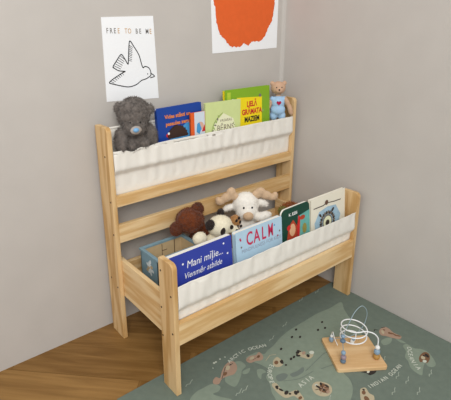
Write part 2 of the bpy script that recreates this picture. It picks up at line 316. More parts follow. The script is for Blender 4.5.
B = {'out': [[(0.242, 0.937), (0.223, 0.928), (0.202, 0.923), (0.181, 0.911), (0.151, 0.906), (0.118, 0.913), (0.095, 0.92), (0.079, 0.926), (0.091, 0.936), (0.113, 0.947), (0.133, 0.956), (0.14, 0.959), (0.117, 0.963), (0.1, 0.973), (0.097, 0.978), (0.113, 0.998), (0.13, 1.015), (0.142, 1.001), (0.152, 0.984), (0.155, 0.986), (0.158, 1.012), (0.162, 1.044), (0.167, 1.057), (0.18, 1.039), (0.198, 1.01), (0.21, 0.969), (0.22, 0.97), (0.234, 0.965), (0.242, 0.952), (0.242, 0.937)], [(0.241, 0.946), (0.257, 0.934), (0.24, 0.93)]], 'hat': [[(0.162, 1.044), (0.175, 1.036)], [(0.162, 1.038), (0.174, 1.03)], [(0.161, 1.032), (0.173, 1.024)], [(0.161, 1.025), (0.173, 1.019)], [(0.16, 1.019), (0.172, 1.013)], [(0.16, 1.013), (0.171, 1.008)], [(0.16, 1.007), (0.17, 1.002)], [(0.159, 1.0), (0.169, 0.996)], [(0.159, 0.994), (0.168, 0.991)], [(0.127, 1.01), (0.143, 0.998)], [(0.122, 1.004), (0.139, 0.992)], [(0.117, 0.998), (0.136, 0.986)], [(0.111, 0.992), (0.132, 0.98)], [(0.106, 0.986), (0.128, 0.974)], [(0.101, 0.98), (0.125, 0.968)], [(0.085, 0.93), (0.096, 0.924)], [(0.092, 0.934), (0.102, 0.928)], [(0.1, 0.939), (0.108, 0.932)], [(0.107, 0.943), (0.115, 0.936)], [(0.114, 0.947), (0.121, 0.94)], [(0.121, 0.952), (0.127, 0.944)], [(0.129, 0.956), (0.134, 0.947)]], 'eye': (0.229, 0.944)}
for l in B['out']: m.stroke([(p.x, p.y) for p in spline([(a, b, 0) for a, b in l], 6)], .0032, Z, INK, M0)
for l in B['hat']: m.stroke(l, .0018, Z, INK, M0)
m.disc(B['eye'], .0022, Z, INK, M0)
o = m.build('wall_print'); o['label'] = 'white paper print of a line-drawn bird on the back wall'; o['category'] = 'poster'; o['group'] = 'paper prints on the back wall'
m = MB(); m.prism([(.525, .998), (.880, 1.004), (.880, 1.50), (.509, 1.50)], YW-.0014, YW-.0002, PAPER, (0, 2, 1))
bl = [(0.531, 1.19), (0.538, 1.162), (0.544, 1.113), (0.559, 1.073), (0.582, 1.05), (0.612, 1.023), (0.656, 1.017), (0.694, 1.029), (0.711, 1.019), (0.735, 1.035), (0.779, 1.036), (0.807, 1.055), (0.823, 1.086), (0.845, 1.117), (0.854, 1.164), (0.857, 1.195), (0.853, 1.24), (0.824, 1.291), (0.767, 1.324), (0.682, 1.327), (0.601, 1.309), (0.553, 1.266), (0.533, 1.225)]
random.seed(3); out = []
for i, (x, z) in enumerate(bl):
    out.append((x, z))
cont = [(p.x+random.uniform(-.0025, .0025), p.y+random.uniform(-.003, .003)) for p in spline([(a, b, 0) for a, b in out], 6, True)]
m.flat(cont, Z, ORG, M0)
o = m.build('wall_print'); o['label'] = 'white print with a big ragged orange shape, high on the back wall'; o['category'] = 'poster'; o['group'] = 'paper prints on the back wall'

# ---------------------------------------------------------------- the shelf
W, T, DP, HL, HT = 0.8988, 0.0172, 0.4327, 0.466, 0.80
PY, TY = 0.0739, 0.3477
shelf = thing('bookshelf', 'pine two-tier sling bookshelf with white fabric pockets in the room corner', 'bookshelf', (W/2, DP/2, 0))
def sp(m, name, bevel=.0012):
    o = m.build(name, None, bevel=bevel); o.parent = shelf; o.matrix_parent_inverse = Matrix.Translation((-W/2, -DP/2, 0)); return o
def rnd(y0, y1, z0, z1, r0, r1):
    pts = [(y0, z0), (y1, z0)]
    for k in range(6): a = math.pi/2*k/5; pts.append((y1-r1+r1*math.cos(a), z1-r1+r1*math.sin(a)))
    for k in range(6): a = math.pi/2+math.pi/2*k/5; pts.append((y0+r0+r0*math.cos(a), z1-r0+r0*math.sin(a)))
    return pts
SCR = mat('screw_dark', (58, 46, 34), .4, metal=.6)
POST = {}
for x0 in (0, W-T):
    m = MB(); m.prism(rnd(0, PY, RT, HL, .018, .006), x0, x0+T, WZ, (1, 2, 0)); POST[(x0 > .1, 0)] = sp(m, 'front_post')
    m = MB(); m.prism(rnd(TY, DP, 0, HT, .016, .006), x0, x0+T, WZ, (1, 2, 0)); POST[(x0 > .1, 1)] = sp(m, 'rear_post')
for n_, y0, z0, z1 in (('front_rail', 0, .1873, .2645), ('rear_rail', TY, .5256, .564), ('rear_rail', TY, .3917, .4586), ('rear_rail', DP-.017, .179, .268)):
    m = MB(); m.box((T, y0, z0), (W-T, y0+.017, z1), WX); sp(m, n_)
for x0 in (T, W-2*T):
    m = MB(); m.box((x0, .057, .1788), (x0+T-.001, DP-.0175, .3242), WY); sp(m, 'side_panel')
m = MB(); m.box((2*T, .057, .184), (W-2*T, DP-.0175, .194), WX); sp(m, 'bottom_board')
for y, z in [(.374, .701), (.360, .545), (.358, .425), (.408, .235), (.362, .215), (.062, .425), (.012, .36), (.066, .297), (.066, .195), (.010, .232)]:
    for x, s in ((0, -1), (W, 1)):
        m = MB(); bm = bmesh.new(); bmesh.ops.create_cone(bm, cap_ends=True, segments=12, radius1=.0030, radius2=.0030, depth=.002)
        m.addbm(bm, SCR, Matrix.Translation((x, y, z)) @ Matrix.Rotation(math.pi/2, 4, 'Y')); m.build('screw', POST[(x > .1, 1 if y > .2 else 0)])

CLOTH = mat('white_cotton', (232, 227, 217), .95, .015, 30, .15, sheen=.2)
def sling(prof, dip, bulge, seed, fold):
    """U-shaped pocket: front hem down, under the books and up to the back hem"""
    x0, x1 = T+.0012, W-T-.0012; nx = 150; m = MB(); P = spline([(0, a, b) for a, b in prof], 5); npf = len(P); vs = []
    for i in range(nx+1):
        x = x0+(x1-x0)*i/nx; fz = fold(x)
        for j, p in enumerate(P):
            y, z = p.y, p.z; t = j/(npf-1)
            if t < .5:
                k = max(0, 1-abs(j-5)/12)
                y += .0040*k*noise.noise(Vector((x*22, z*5, seed))) + .0034*noise.noise(Vector((x*42, z*12, seed+5)))*(1 if j > 1 else .4)
                if j >= 4: z += fz*max(0, 1-(j-4)/9)
                y -= bulge(x)*max(0, 1-j/14)
            if j < 6: z -= dip(x)*(1-j/6)
            if t > .85: z += .003*noise.noise(Vector((x*12, 3, seed)))
            vs.append((x, y, z))
    fs = [(i*npf+j, (i+1)*npf+j, (i+1)*npf+j+1, i*npf+j+1) for i in range(nx) for j in range(npf-1)]
    m.add(vs, fs, CLOTH, None, True); o = sp(m, 'fabric_pocket', 0)
    o.modifiers.clear(); s_ = o.modifiers.new('solid', 'SOLIDIFY'); s_.thickness = .0016; s_.offset = 0
    return o
def up_dip(x): return .009*math.exp(-((x-.10)/.06)**2)*(1+.5*math.sin(x*90)) + .0015*noise.noise(Vector((x*15, 0, 1)))
sling([(.3500, .722), (.3495, .700), (.3480, .675), (.3475, .655), (.3570, .642), (.3640, .630), (.3655, .600), (.3670, .570), (.375, .548), (.392, .541), (.408, .550), (.414, .600), (.4155, .680), (.416, .780)],
      up_dip, lambda x: .004*math.exp(-((x-.10)/.07)**2), 2, lambda x: .007*math.sin(x*5)+.003*noise.noise(Vector((x*18, 1, 1)))+(.010*math.sin(x*70)*math.exp(-((x-.1)/.12)**2)))
sling([(.0030, .389), (.0030, .370), (.0025, .345), (.0030, .318), (.0125, .303), (.0190, .292), (.0200, .275), (.0210, .262), (.028, .256), (.037, .253), (.048, .258), (.0535, .290), (.060, .340), (.068, .400)],
      lambda x: .004*noise.noise(Vector((x*5, 0, 9)))+.004*x, lambda x: 0, 11, lambda x: .004*math.sin(x*6+1)+.002*noise.noise(Vector((x*18, 1, 7))))
for y, z in ((.4165, .783),):
    m = MB(); m.tube([(T, y, z), (W-T, y, z)], .004, CLOTH, seg=10); sp(m, 'pocket_rod', 0)

# ---------------------------------------------------------------- books
PAGES = mat('book_pages', (236, 232, 222), .85, .03, 200); 
def book(label, w, h, t, M, cover, spine=None, arts=None, group=None, round_=.0015, hard=True, pages_up=0.0, name='book'):
    """front face in local xz at y=0, thickness towards +y"""
    if M.translation.z > .5: group = 'books in the upper pocket'
    if M.translation.z < .5: group = 'books in the lower pocket'
    r = thing(name, label, 'book', group=group); r.matrix_world = M
    m = MB(); ct = .0012 if hard else .0004; o_ = .002 if hard else .0
    dn = .053 if M.translation.z > .5 else .024
    def rr(w_, h_, x_=0, z_=0, rad=round_):
        pts = [(x_, z_-dn), (x_+w_, z_-dn)]
        for k in range(6): a = math.pi/2*k/5; pts.append((x_+w_-rad+rad*math.cos(a), z_+h_-rad+rad*math.sin(a)))
        for k in range(6): a = math.pi/2+math.pi/2*k/5; pts.append((x_+rad+rad*math.cos(a), z_+h_-rad+rad*math.sin(a)))
        return pts
    m.prism(rr(w, h), 0, ct, cover, (0, 2, 1)); m.prism(rr(w, h), t-ct, t, cover, (0, 2, 1))
    m.box((0, 0, -dn), (.0014, t, h-round_), spine or cover)
    if arts: arts(m, Matrix.Rotation(math.pi/2, 4, 'X'))
    m.build('cover', r)
    p = MB(); p.prism(rr(w-o_-.0016, h-o_*2+pages_up, .0015, o_, max(.0006, round_-o_)), ct+.0001, t-ct-.0001, PAGES, (0, 2, 1)); p.build('pages', r)
    return r
def lean(x, y, z, tilt=0, rz=0, roll=0):
    return Matrix.Translation((x, y, z)) @ Matrix.Rotation(math.radians(rz), 4, 'Z') @ Matrix.Rotation(math.radians(-tilt), 4, 'X') @ Matrix.Rotation(math.radians(roll), 4, 'Y')
col = mat
A = .0006
# blue book, upper left
BLU = col('cover_blue', (26, 66, 150), .35); ORT = col('print_orange', (226, 132, 62), .6); SKY = col('print_sky', (70, 150, 205), .5); WHT = col('print_white', (240, 240, 238), .6); BLK = col('print_black', (34, 30, 30), .6); RED = col('print_red', (200, 42, 40), .6)
def a1(m, M):
    m.flat([(.03, .0), (.15, .0), (.15, .175), (.125, .165), (.09, .145), (.05, .118)], A, SKY, M)
    m.text('Vides stāsti un', .019, ORT, M @ Matrix.Translation((.090, .198, A+.0004)), bold=.0006); m.text('pasaules zeme', .019, ORT, M @ Matrix.Translation((.090, .172, A+.0004)), bold=.0006)
    m.flat([(.055+.027*k*0+.03+.042*math.cos(a)*(1+.12*(k % 2)), .118+.042*math.sin(a)*(1+.12*(k % 2))) for k, a in [(k, math.pi*k/22) for k in range(23)]], A+.0004, col('print_brown', (62, 42, 34), .6), M)
    m.disc((.040, .132), .007, A+.0004, RED, M); m.disc((.045, .138), .0045, A+.0006, WHT, M)
book('blue hardback with orange title lines in the upper pocket beside the grey bear', .199, .232, .012, lean(.219, .380, .597, 3, 0, -1.2), BLU, arts=a1, group=None, round_=.004)
# thin white and orange book in front of it
def a2(m, M):
    m.flat([(.018, .0), (.066, .0), (.066, .203), (.018, .203)], A, col('print_pale', (206, 216, 226), .6), M)
    m.disc((.045, .150), .016, A+.0003, col('print_skin', (214, 170, 150), .6), M); m.flat([(.050, .128), (.066, .128), (.066, .155)], A+.0004, RED, M)
    m.flat([(.026, .13), (.040, .12), (.05, .14), (.040, .165), (.030, .16)], A+.0005, SKY, M)
book('narrow book with orange spine band and pale cover, overlapping the blue hardback', .068, .203, .006, lean(.349, .3705, .597, 1, 0, 0), col('cover_orange', (226, 96, 40), .5), arts=a2)
# pale green book
LG = col('cover_pale_green', (206, 218, 150), .5, .04, 18); LG2 = col('print_leaf', (150, 172, 96), .6); GB = col('print_greybrown', (120, 105, 90), .6)
def a3(m, M):
    m.flat([(.04, .05), (.14, .05), (.16, .11), (.14, .16), (.09, .185), (.045, .15), (.03, .10)], A, col('print_cream', (232, 232, 196), .6), M)
    m.text('VASARAS', .015, GB, M @ Matrix.Translation((.102, .157, A+.0004))); m.text('BĒRNS', .032, GB, M @ Matrix.Translation((.100, .128, A+.0004)), sx=.9)
    m.stroke([(p.x, p.y) for p in spline([(.03, .10, 0), (.035, .135, 0), (.055, .165, 0), (.085, .187, 0)], 5)], .003, A+.0005, LG2, M)
    for k in range(7): m.disc((.030+.006*k, .110+.011*k), .006, A+.0006, GRY if k % 2 else LG2, M, n=7, ry=.003, a=k)
    for k in range(5): m.disc((.158-.004*k, .11+.008*k), .004, A+.0006, LG2, M, n=7, ry=.002, a=k*2)
book('pale green book with a leafy wreath and thin grey title', .178, .231, .008, lean(.414, .3690, .597, 1.2, 0, .9), LG, arts=a3, round_=.002)
# green and yellow book
GRN = col('cover_green', (130, 172, 38), .45); YEL = col('cover_yellow', (240, 216, 24), .5)
def a4(m, M):
    m.flat([(.012, .0), (.03, .0), (.03, .255), (.012, .255)], A, col('print_lime', (176, 200, 60), .6), M)
    m.flat([(.06, .08), (.199, .08), (.201, .222), (.062, .230)], A+.0003, YEL, M)
    for i, (tx, c) in enumerate((('LIELĀ', RED), ('GRĀMATA', RED), ('MAZIEM', BLK))): m.text(tx, .030, c, M @ Matrix.Translation((.143, .198-.031*i, A+.0006)), bold=.0012, sx=.78)
    m.disc((.04, .215), .013, A+.0004, WHT, M); m.disc((.043, .220), .006, A+.0006, GRY, M); m.disc((.19, .228), .007, A+.0006, GRY, M); m.disc((.205, .165), .006, A+.0006, LG2, M)
book('tall green book with a bright yellow title panel beside the small doll bear', .246, .264, .013, lean(.532, .3825, .597, 3, 0, .1), GRN, spine=YEL, arts=a4, round_=.002)
# lower pocket, from the left
DB = col('cover_royal_blue', (52, 66, 158), .4)
def a5(m, M):
    m.text('Mani mīļie...', .033, WHT, M @ Matrix.Translation((.132, .140, A+.0004)), shear=.2, sx=.9); m.text('Vienmēr atbilde', .027, WHT, M @ Matrix.Translation((.122, .106, A+.0004)), shear=.3, sx=.85)
    for x, z in ((.048, .148), (.208, .163), (.018, .108), (.222, .125)): m.disc((x, z), .0034, A+.0004, WHT, M)
book('royal blue board book with white script title, leftmost in the lower pocket', .242, .182, .018, lean(.0195, .0295, .282, 5, 0, -.6), DB, spine=col('cover_white', (236, 236, 236), .5), arts=a5, round_=.004, pages_up=.0025)
CB = col('cover_calm_blue', (178, 206, 224), .5, .03, 25); CR = col('print_crimson', (196, 38, 80), .6)
def a6(m, M):
    for i, ch in enumerate('CALM'): m.text(ch, .066, CR, M @ Matrix.Translation((.062+.033*i, .143, A+.0004)), sx=.66 if ch != 'M' else .52, bold=.0008)
    for b_, z, s_ in (('MINDFULNESS FOR KIDS', .108, .018),): m.text(b_, s_, col('print_soft_grey', (150, 158, 172), .6), M @ Matrix.Translation((.118, z, A+.0004)), sx=.95)
    for x, z, c in ((.024, .125, GB), (.022, .150, CR), (.035, .07, CR), (.195, .115, CR), (.205, .13, GB), (.02, .155, CR), (.18, .158, SKY)): m.disc((x, z), .0036, A+.0004, c, M, n=7)
book('pale blue book with tall red title letters, second from left in the lower pocket', .218, .181, .016, lean(.277, .0290, .284, 5, 0, -.5), CB, arts=a6, round_=.006, pages_up=.0015)
DG = col('cover_dark_green', (18, 66, 52), .4)
def a7(m, M):
    m.flat([(.078, .0), (.150, .0), (.150, .165), (.085, .155)], A, col('print_turquoise', (104, 172, 164), .6, .12, 40), M)
    m.flat([(.02, .06), (.075, .06), (.080, .12), (.060, .15), (.035, .13)], A+.0002, col('print_rust', (176, 66, 40), .6, .15, 60), M)
    m.disc((.055, .112), .016, A+.0004, col('print_fawn', (220, 170, 130), .6), M, ry=.024); m.disc((.036, .125), .010, A+.0006, RED, M); m.flat([(.078, .06), (.090, .06), (.098, .150), (.088, .160), (.080, .120)], A+.0006, RED, M)
    m.disc((.110, .145), .014, A+.0006, col('print_rust', (176, 66, 40)), M, ry=.009); m.disc((.12, .10), .012, A+.0006, col('print_olive', (150, 140, 70), .6), M, ry=.02)
    m.text('K. EZIS', .015, WHT, M @ Matrix.Translation((.060, .172, A+.0004)), bold=.0004)
book('dark green picture book with a rounded corner and red animal figures', .150, .199, .009, lean(.497, .0305, .284, 5, 0, -1.2), DG, arts=a7, round_=.020, hard=False)
CW = col('cover_ivory', (232, 226, 208), .5)
def a8(m, M):
    BL2 = col('print_light_blue', (160, 190, 208), .6, .12, 60); 
    m.flat([(.03, .05), (.165, .05), (.180, .10), (.150, .145), (.10, .150), (.05, .140), (.022, .10)], A, BL2, M)
    DK = col('print_charcoal', (62, 52, 48), .6)
    m.stroke([(.018, .160), (.075, .160), (.09, .166), (.14, .161), (.180, .160)], .0035, A+.0005, DK, M); m.disc((.093, .168), .010, A+.0006, col('print_brownish', (100, 74, 60), .6), M)
    for k in range(26):
        a = math.pi*2*k/26; m.disc((.098+.040*math.cos(a), .088+.038*math.sin(a)), .0085, A+.0007, DK if k % 2 else GB, M, n=7, ry=.005, a=a)
    m.disc((.098, .088), .030, A+.0004, GRY, M); m.disc((.098, .088), .024, A+.0009, col('print_cream', (232, 232, 196)), M); m.disc((.098, .085), .012, A+.001, DK, M); m.disc((.130, .130), .011, A+.0008, DK, M, ry=.006, a=.7); m.disc((.055, .125), .009, A+.0008, DK, M, ry=.005, a=2.4)
book('ivory book with a black and blue wreath drawing, rightmost in the lower pocket', .209, .199, .012, lean(.651, .0305, .284, 5, 0, -.3), CW, arts=a8, round_=.001)

# ---------------------------------------------------------------- plush toys
def fur_mat(name, rgb, v=.12): return mat(name, rgb, 1.0, v, 120, .5, sheen=.25, spec=.05)
def plush(name, parent, ells, mt, voxel=.0035, fur=0, flen=.006, fw=.0009, smooth=6, seed=1, furmat=None, droop=.3, lump=.0):
    """ellipsoids (centre, radii, rotation) fused into one body, with a short pile"""
    bm = bmesh.new()
    for e in ells:
        c, r = e[0], e[1]; rot = e[2] if len(e) > 2 else (0, 0, 0)
        bmesh.ops.create_icosphere(bm, subdivisions=3, radius=1, matrix=Matrix.Translation(c) @ Euler(rot).to_matrix().to_4x4() @ Matrix.Diagonal((r[0], r[1], r[2], 1)))
    me = bpy.data.meshes.new('tmp'); bm.to_mesh(me); bm.free(); o = bpy.data.objects.new('tmp', me); C.objects.link(o)
    rm = o.modifiers.new('r', 'REMESH'); rm.mode = 'VOXEL'; rm.voxel_size = voxel; s_ = o.modifiers.new('s', 'SMOOTH'); s_.iterations = smooth; s_.factor = .5
    dg = bpy.context.evaluated_depsgraph_get(); ev = o.evaluated_get(dg); m2 = ev.to_mesh()
    vs = [v.co.copy() for v in m2.vertices]; ns = [v.normal.copy() for v in m2.vertices]; fs = [tuple(p.vertices) for p in m2.polygons]
    fc = [(p.center.copy(), p.normal.copy()) for p in m2.polygons]; ev.to_mesh_clear(); bpy.data.objects.remove(o)
    if lump: vs = [v+n*lump*noise.noise(v*55+Vector((seed, 0, 0))) for v, n in zip(vs, ns)]
    m = MB(); m.add(vs, fs, mt, None, True); rg = random.Random(seed)
    if fur:
        for _ in range(fur):
            c, n = fc[rg.randrange(len(fc))]; c = c+Vector((rg.uniform(-1, 1), rg.uniform(-1, 1), rg.uniform(-1, 1)))*voxel*.5
            cl = Vector([noise.noise(c*70+Vector((k*9.1, seed, 0))) for k in range(3)])
            d = (n+cl*1.1+Vector((rg.uniform(-.5, .5), rg.uniform(-.5, .5), rg.uniform(-.5, .5)-droop))).normalized()
            if d.dot(n) < .15: d = (d+n*.6).normalized()
            t = d.orthogonal().normalized(); t = Matrix.Rotation(rg.uniform(0, 6.3), 3, d) @ t; L_ = flen*rg.uniform(.6, 1.2); b = c-n*.001
            m.add([b-t*fw, b+t*fw, b+d*L_], [(0, 1, 2)], furmat or mt)
    return m.build(name, parent)
def dot(name, parent, c, r, mt, rot=(0, 0, 0), lab=None):
    m = MB(); m.ell(c, r, mt, rot=rot, seg=14); o = m.build(name, parent)
    if lab: o['label'] = lab
    return o
EYE = mat('eye_black', (18, 15, 14), .25, spec=.6)

# grey bear sitting in the upper pocket
g = thing('teddy_bear', 'fluffy grey teddy bear with a blue nose sitting at left of the upper pocket', 'soft toy', (.113, .381, .558))
GF = fur_mat('fur_grey', (110, 102, 96), .18)
def L(x, y, z):
    x, y = x-.113, y-.381
    if z > .77: c, s_ = math.cos(math.radians(-26)), math.sin(math.radians(-26)); x, y = x*c-y*s_, x*s_+y*c
    return (x, y, z-.558)
plush('body', g, [(L(.119, .376, .828), (.056, .044, .056)), (L(.119, .352, .790), (.040, .030, .030)), (L(.113, .384, .735), (.052, .036, .052)), (L(.113, .390, .635), (.044, .019, .090)),
                  (L(.073, .380, .850), (.018, .014, .018)), (L(.170, .380, .840), (.018, .014, .018)),
                  (L(.058, .364, .748), (.020, .024, .043), (-.15, .12, 0)), (L(.172, .366, .752), (.020, .024, .040), (-.15, -.12, 0)), (L(.090, .356, .728), (.018, .016, .018)), (L(.140, .356, .730), (.018, .016, .018))],
      GF, .0032, 15000, .0085, .0010, 4, 3, lump=.004)
dot('muzzle', g, L(.1205, .3205, .785), (.021, .010, .014), mat('muzzle_grey', (168, 158, 150), .9), lab='pale grey muzzle')
dot('nose', g, L(.1205, .3110, .787), (.0105, .007, .0075), mat('nose_blue', (120, 170, 212), .5), lab='light blue oval nose')
for dx in (-.016, .016): dot('eye', g, L(.1205+dx, .3290, .808), (.0032, .0028, .0032), EYE)

# little bear doll in a blue romper
d = thing('doll_bear', 'small beige bear doll in a pale blue romper with a red heart', 'soft toy', (.820, .381, .558), (0, 0, math.radians(-38)))
def L(x, y, z): return (x-.815, y-.381, z-.558)
BG = mat('plush_beige', (196, 160, 132), .95, .06, 90, .2); RO = mat('romper_blue', (164, 196, 226), .9, .04, 60, .2)
plush('body', d, [(L(.812, .378, .846), (.031, .026, .028)), (L(.812, .358, .838), (.015, .012, .011)), (L(.786, .380, .866), (.0095, .007, .0095)), (L(.838, .380, .866), (.0095, .007, .0095)),
                  (L(.814, .382, .78), (.022, .016, .04)), (L(.850, .374, .787), (.011, .010, .026), (0, -.5, 0)), (L(.865, .372, .755), (.011, .010, .027), (0, -.3, 0)), (L(.780, .380, .780), (.0095, .010, .030), (0, .25, 0)),
                  (L(.797, .385, .72), (.012, .011, .035)), (L(.832, .385, .72), (.012, .011, .035)), (L(.797, .387, .650), (.010, .010, .098)), (L(.832, .387, .650), (.010, .010, .098)), (L(.797, .382, .554), (.012, .014, .010)), (L(.832, .382, .554), (.012, .014, .010))],
      BG, .0028, 0, smooth=3)
plush('romper', d, [(L(.814, .381, .785), (.029, .023, .030)), (L(.814, .381, .755), (.032, .024, .026)), (L(.797, .383, .728), (.0165, .0155, .022)), (L(.832, .383, .728), (.0165, .0155, .022)), (L(.790, .380, .800), (.012, .013, .012)), (L(.838, .380, .800), (.012, .013, .012))], RO, .003, smooth=4)
m = MB(); ht = [(16*math.sin(t)**3, 13*math.cos(t)-5*math.cos(2*t)-2*math.cos(3*t)-math.cos(4*t)) for t in [2*math.pi*i/28 for i in range(28)]]
m.prism([(L(.814, 0, 0)[0]+a*.00062, L(0, 0, .786)[2]+b*.00062) for a, b in ht], L(0, .3555, 0)[1], L(0, .3600, 0)[1], mat('heart_red', (170, 22, 60), .8), (0, 2, 1)); o = m.build('heart_patch', d); o['label'] = 'dark red heart patch'
for dx in (-.011, .011): dot('eye', d, L(.812+dx, .3545, .851), (.0026, .002, .0026), EYE)
dot('nose', d, L(.812, .3462, .842), (.0042, .003, .0032), EYE)

# reddish brown bear lying face down in the bin
b = thing('teddy_bear', 'dark reddish-brown plush bear seen from behind, between basket and panda', 'soft toy', (.245, .262, .194))
def L(x, y, z): return (x-.245, y-.262, z-.194)
BF = fur_mat('fur_brown', (108, 56, 30), .2)
plush('body', b, [(L(.272, .285, .428), (.052, .048, .046), (0, .2, 0)), (L(.318, .282, .34), (.040, .045, .065)), (L(.318, .282, .25), (.046, .050, .056))], BF, .004, 11000, .0070, .0010, 4, 5, lump=.004)
plush('ear', b, [(L(.210, .283, .414), (.024, .016, .026))], BF, .0035, 2500, .007, .001, 3, 15)
plush('ear', b, [(L(.308, .287, .462), (.025, .016, .024))], BF, .0035, 2500, .007, .001, 3, 16)

# panda
p = thing('panda_toy', 'white and black panda toy leaning on the blue book in the bin', 'soft toy', (.285, .158, .194))
def L(x, y, z):
    k = .016 if z > .40 and x > .235 else 0      # head sits a little to the right of the paw
    return (x-.285+k, y-.158, z-.194+k*.35)
PF = fur_mat('fur_cream', (226, 216, 190), .08); KF = fur_mat('fur_black', (44, 34, 30), .2)
plush('body', p, [(L(.290, .155, .437), (.046, .040, .038)), (L(.325, .125, .425), (.018, .020, .014)), (L(.214, .150, .425), (.026, .022, .023)), (L(.288, .165, .355), (.045, .036, .065)), (L(.288, .168, .25), (.055, .042, .056))], PF, .0038, 6000, .0035, .0008, 4, 6)
plush('ear', p, [(L(.240, .148, .458), (.017, .012, .019), (0, .3, 0))], KF, .003, 1200, .004, .0008, 2, 7)
plush('ear', p, [(L(.318, .185, .470), (.014, .010, .014))], KF, .003, 800, .004, .0008, 2, 7)
plush('paw', p, [(L(.214, .130, .408), (.020, .016, .011))], KF, .003, 900, .003, .0008, 2, 8)
for x, y, z, r in ((.274, .1205, .434, (.010, .007, .014)), (.309, .116, .441, (.007, .006, .008))): dot('eye_patch', p, L(x, y, z), r, KF, (0, .3, 0))
dot('nose', p, L(.322, .104, .430), (.005, .004, .004), EYE)

# moose with soft antlers
mo = thing('moose_toy', 'white plush moose with large beige antlers behind the pale blue book', 'soft toy', (.512, .245, .194), (0, 0, math.radians(-33)))
MF = fur_mat('fur_white', (236, 230, 220), .06); AN = fur_mat('antler_beige', (202, 172, 140), .08)
plush('body', mo, [((0, 0, .250), (.050, .044, .046)), ((.002, -.022, .225), (.042, .036, .036)), ((0, 0, .16), (.046, .042, .07)), ((0, 0, .062), (.062, .050, .062)),
                   ((-.066, .0, .236), (.026, .012, .013), (0, -.35, 0)), ((.064, .0, .250), (.028, .012, .015), (0, .35, 0)), ((.060, -.042, .212), (.034, .020, .018), (0, -.25, 0))], MF, .0038, 9000, .0055, .0008, 4, 9)
plush('antler', mo, [((-.045, 0, .282), (.018, .013, .016), (0, .3, 0)), ((-.058, 0, .298), (.018, .014, .022), (0, .3, 0)), ((-.074, 0, .280), (.026, .014, .018), (0, -.4, 0)), ((-.098, 0, .264), (.020, .013, .015), (0, -.4, 0)), ((-.108, 0, .270), (.011, .012, .012))], AN, .003, 2500, .002, .0007, 5, 10)
plush('antler', mo, [((.043, 0, .287), (.020, .013, .018)), ((.056, 0, .296), (.020, .014, .018)), ((.078, 0, .282), (.028, .014, .017), (0, .35, 0)), ((.104, 0, .272), (.020, .013, .013)), ((.114, 0, .280), (.011, .011, .014))], AN, .003, 2500, .002, .0007, 5, 11)
plush('muzzle', mo, [((.0, -.056, .221), (.021, .014, .017))], AN, .003, 800, .002, .0007, 2, 12)
for dx in (-.016, .016): dot('eye', mo, (dx, -.0475, .252), (.0038, .003, .0042), EYE)

# small spotted toy tucked under the moose's chin, and a shaggy toy at the right
s = thing('spotted_toy', 'small brown and tan spotted soft toy half hidden left of the moose', 'soft toy', (.408, .190, .194))
def L(x, y, z): return (x-.418, y-.190, z-.194)
plush('body', s, [(L(.418, .190, .418), (.022, .020, .026)), (L(.418, .190, .33), (.028, .022, .075)), (L(.418, .190, .235), (.034, .028, .041))], fur_mat('fur_tan', (168, 122, 76), .2), .0035, 3000, .004, .0008, 3, 13)
for x, z in ((.408, .430), (.425, .420), (.413, .405), (.430, .402), (.420, .437)): dot('spot', s, L(x, .1715, z), (.006, .003, .006), KF)
s = thing('shaggy_toy', 'shaggy orange-brown toy tuft poking up behind the dark green book', 'soft toy', (.655, .150, .194))
def L(x, y, z): return (x-.655, y-.150, z-.194)
plush('body', s, [(L(.655, .150, .405), (.040, .026, .030)), (L(.655, .155, .32), (.035, .030, .07)), (L(.655, .155, .235), (.045, .038, .041))], fur_mat('fur_rust', (150, 84, 36), .25), .004, 5000, .016, .0011, 3, 14, droop=-.5)
plush('ear', s, [(L(.612, .146, .420), (.014, .012, .012))], fur_mat('fur_moss', (132, 122, 56), .2), .003, 900, .010, .0010, 2, 15, droop=-.4)

# ---------------------------------------------------------------- storage basket in the bin
BS = mat('basket_blue', (124, 152, 164), .85, .06, 60, .3); BI = mat('basket_lining', (196, 172, 132), .85, .05, 40, .2); 
k = thing('storage_basket', 'open dusty blue rectangular storage box with beige lining at left of the bin', 'basket', (.175, .275, .194))
def L(x, y, z): return (x-.175, y-.275, z-.194)
x0, x1, y0, y1, zt = .083, .262, .215, .328, .360
m = MB()
for a_, c_ in (((x0, y0, .194), (x0+.005, y1, zt)), ((x1-.005, y0, .194), (x1, y1, zt)), ((x0, y0, .194), (x1, y0+.005, zt)), ((x0, y1-.005, .194), (x1, y1, zt)), ((x0, y0, .194), (x1, y1, .198))): m.box(L(*a_), L(*c_), BS)
m.build('body', k, bevel=.001)
m = MB(); e = .0055
for a_, c_ in (((x0+e, y0+e, .199), (x0+e+.0015, y1-e, zt-.001)), ((x1-e-.0015, y0+e, .199), (x1-e, y1-e, zt-.001)), ((x0+e, y0+e, .199), (x1-e, y0+e+.0015, zt-.001)), ((x0+e, y1-e-.0015, .199), (x1-e, y1-e, zt-.001))): m.box(L(*a_), L(*c_), BI)
m.build('lining', k)
m = MB(); q = .004
for a_, c_ in (((x0-q, y0-q, zt-.007), (x0+.008, y1+q, zt+.002)), ((x1-.008, y0-q, zt-.007), (x1+q, y1+q, zt+.002)), ((x0+.008, y0-q, zt-.007), (x1-.008, y0+.008, zt+.002)), ((x0+.008, y1-.008, zt-.007), (x1-.008, y1+q, zt+.002))): m.box(L(*a_), L(*c_), BS)
m.build('rim', k, bevel=.0015)
SM = mat('seam_brown', (92, 70, 48), .8)
m = MB()
for a_, c_ in (((.168, y1-.0075, .27), (.170, y1-.0068, .350)), ((.222, y1-.0075, .27), (.225, y1-.0068, .352)), ((.168, y1-.0075, .322), (.190, y1-.0068, .3245))): m.box(L(*a_), L(*c_), SM)
m.build('seam', k)
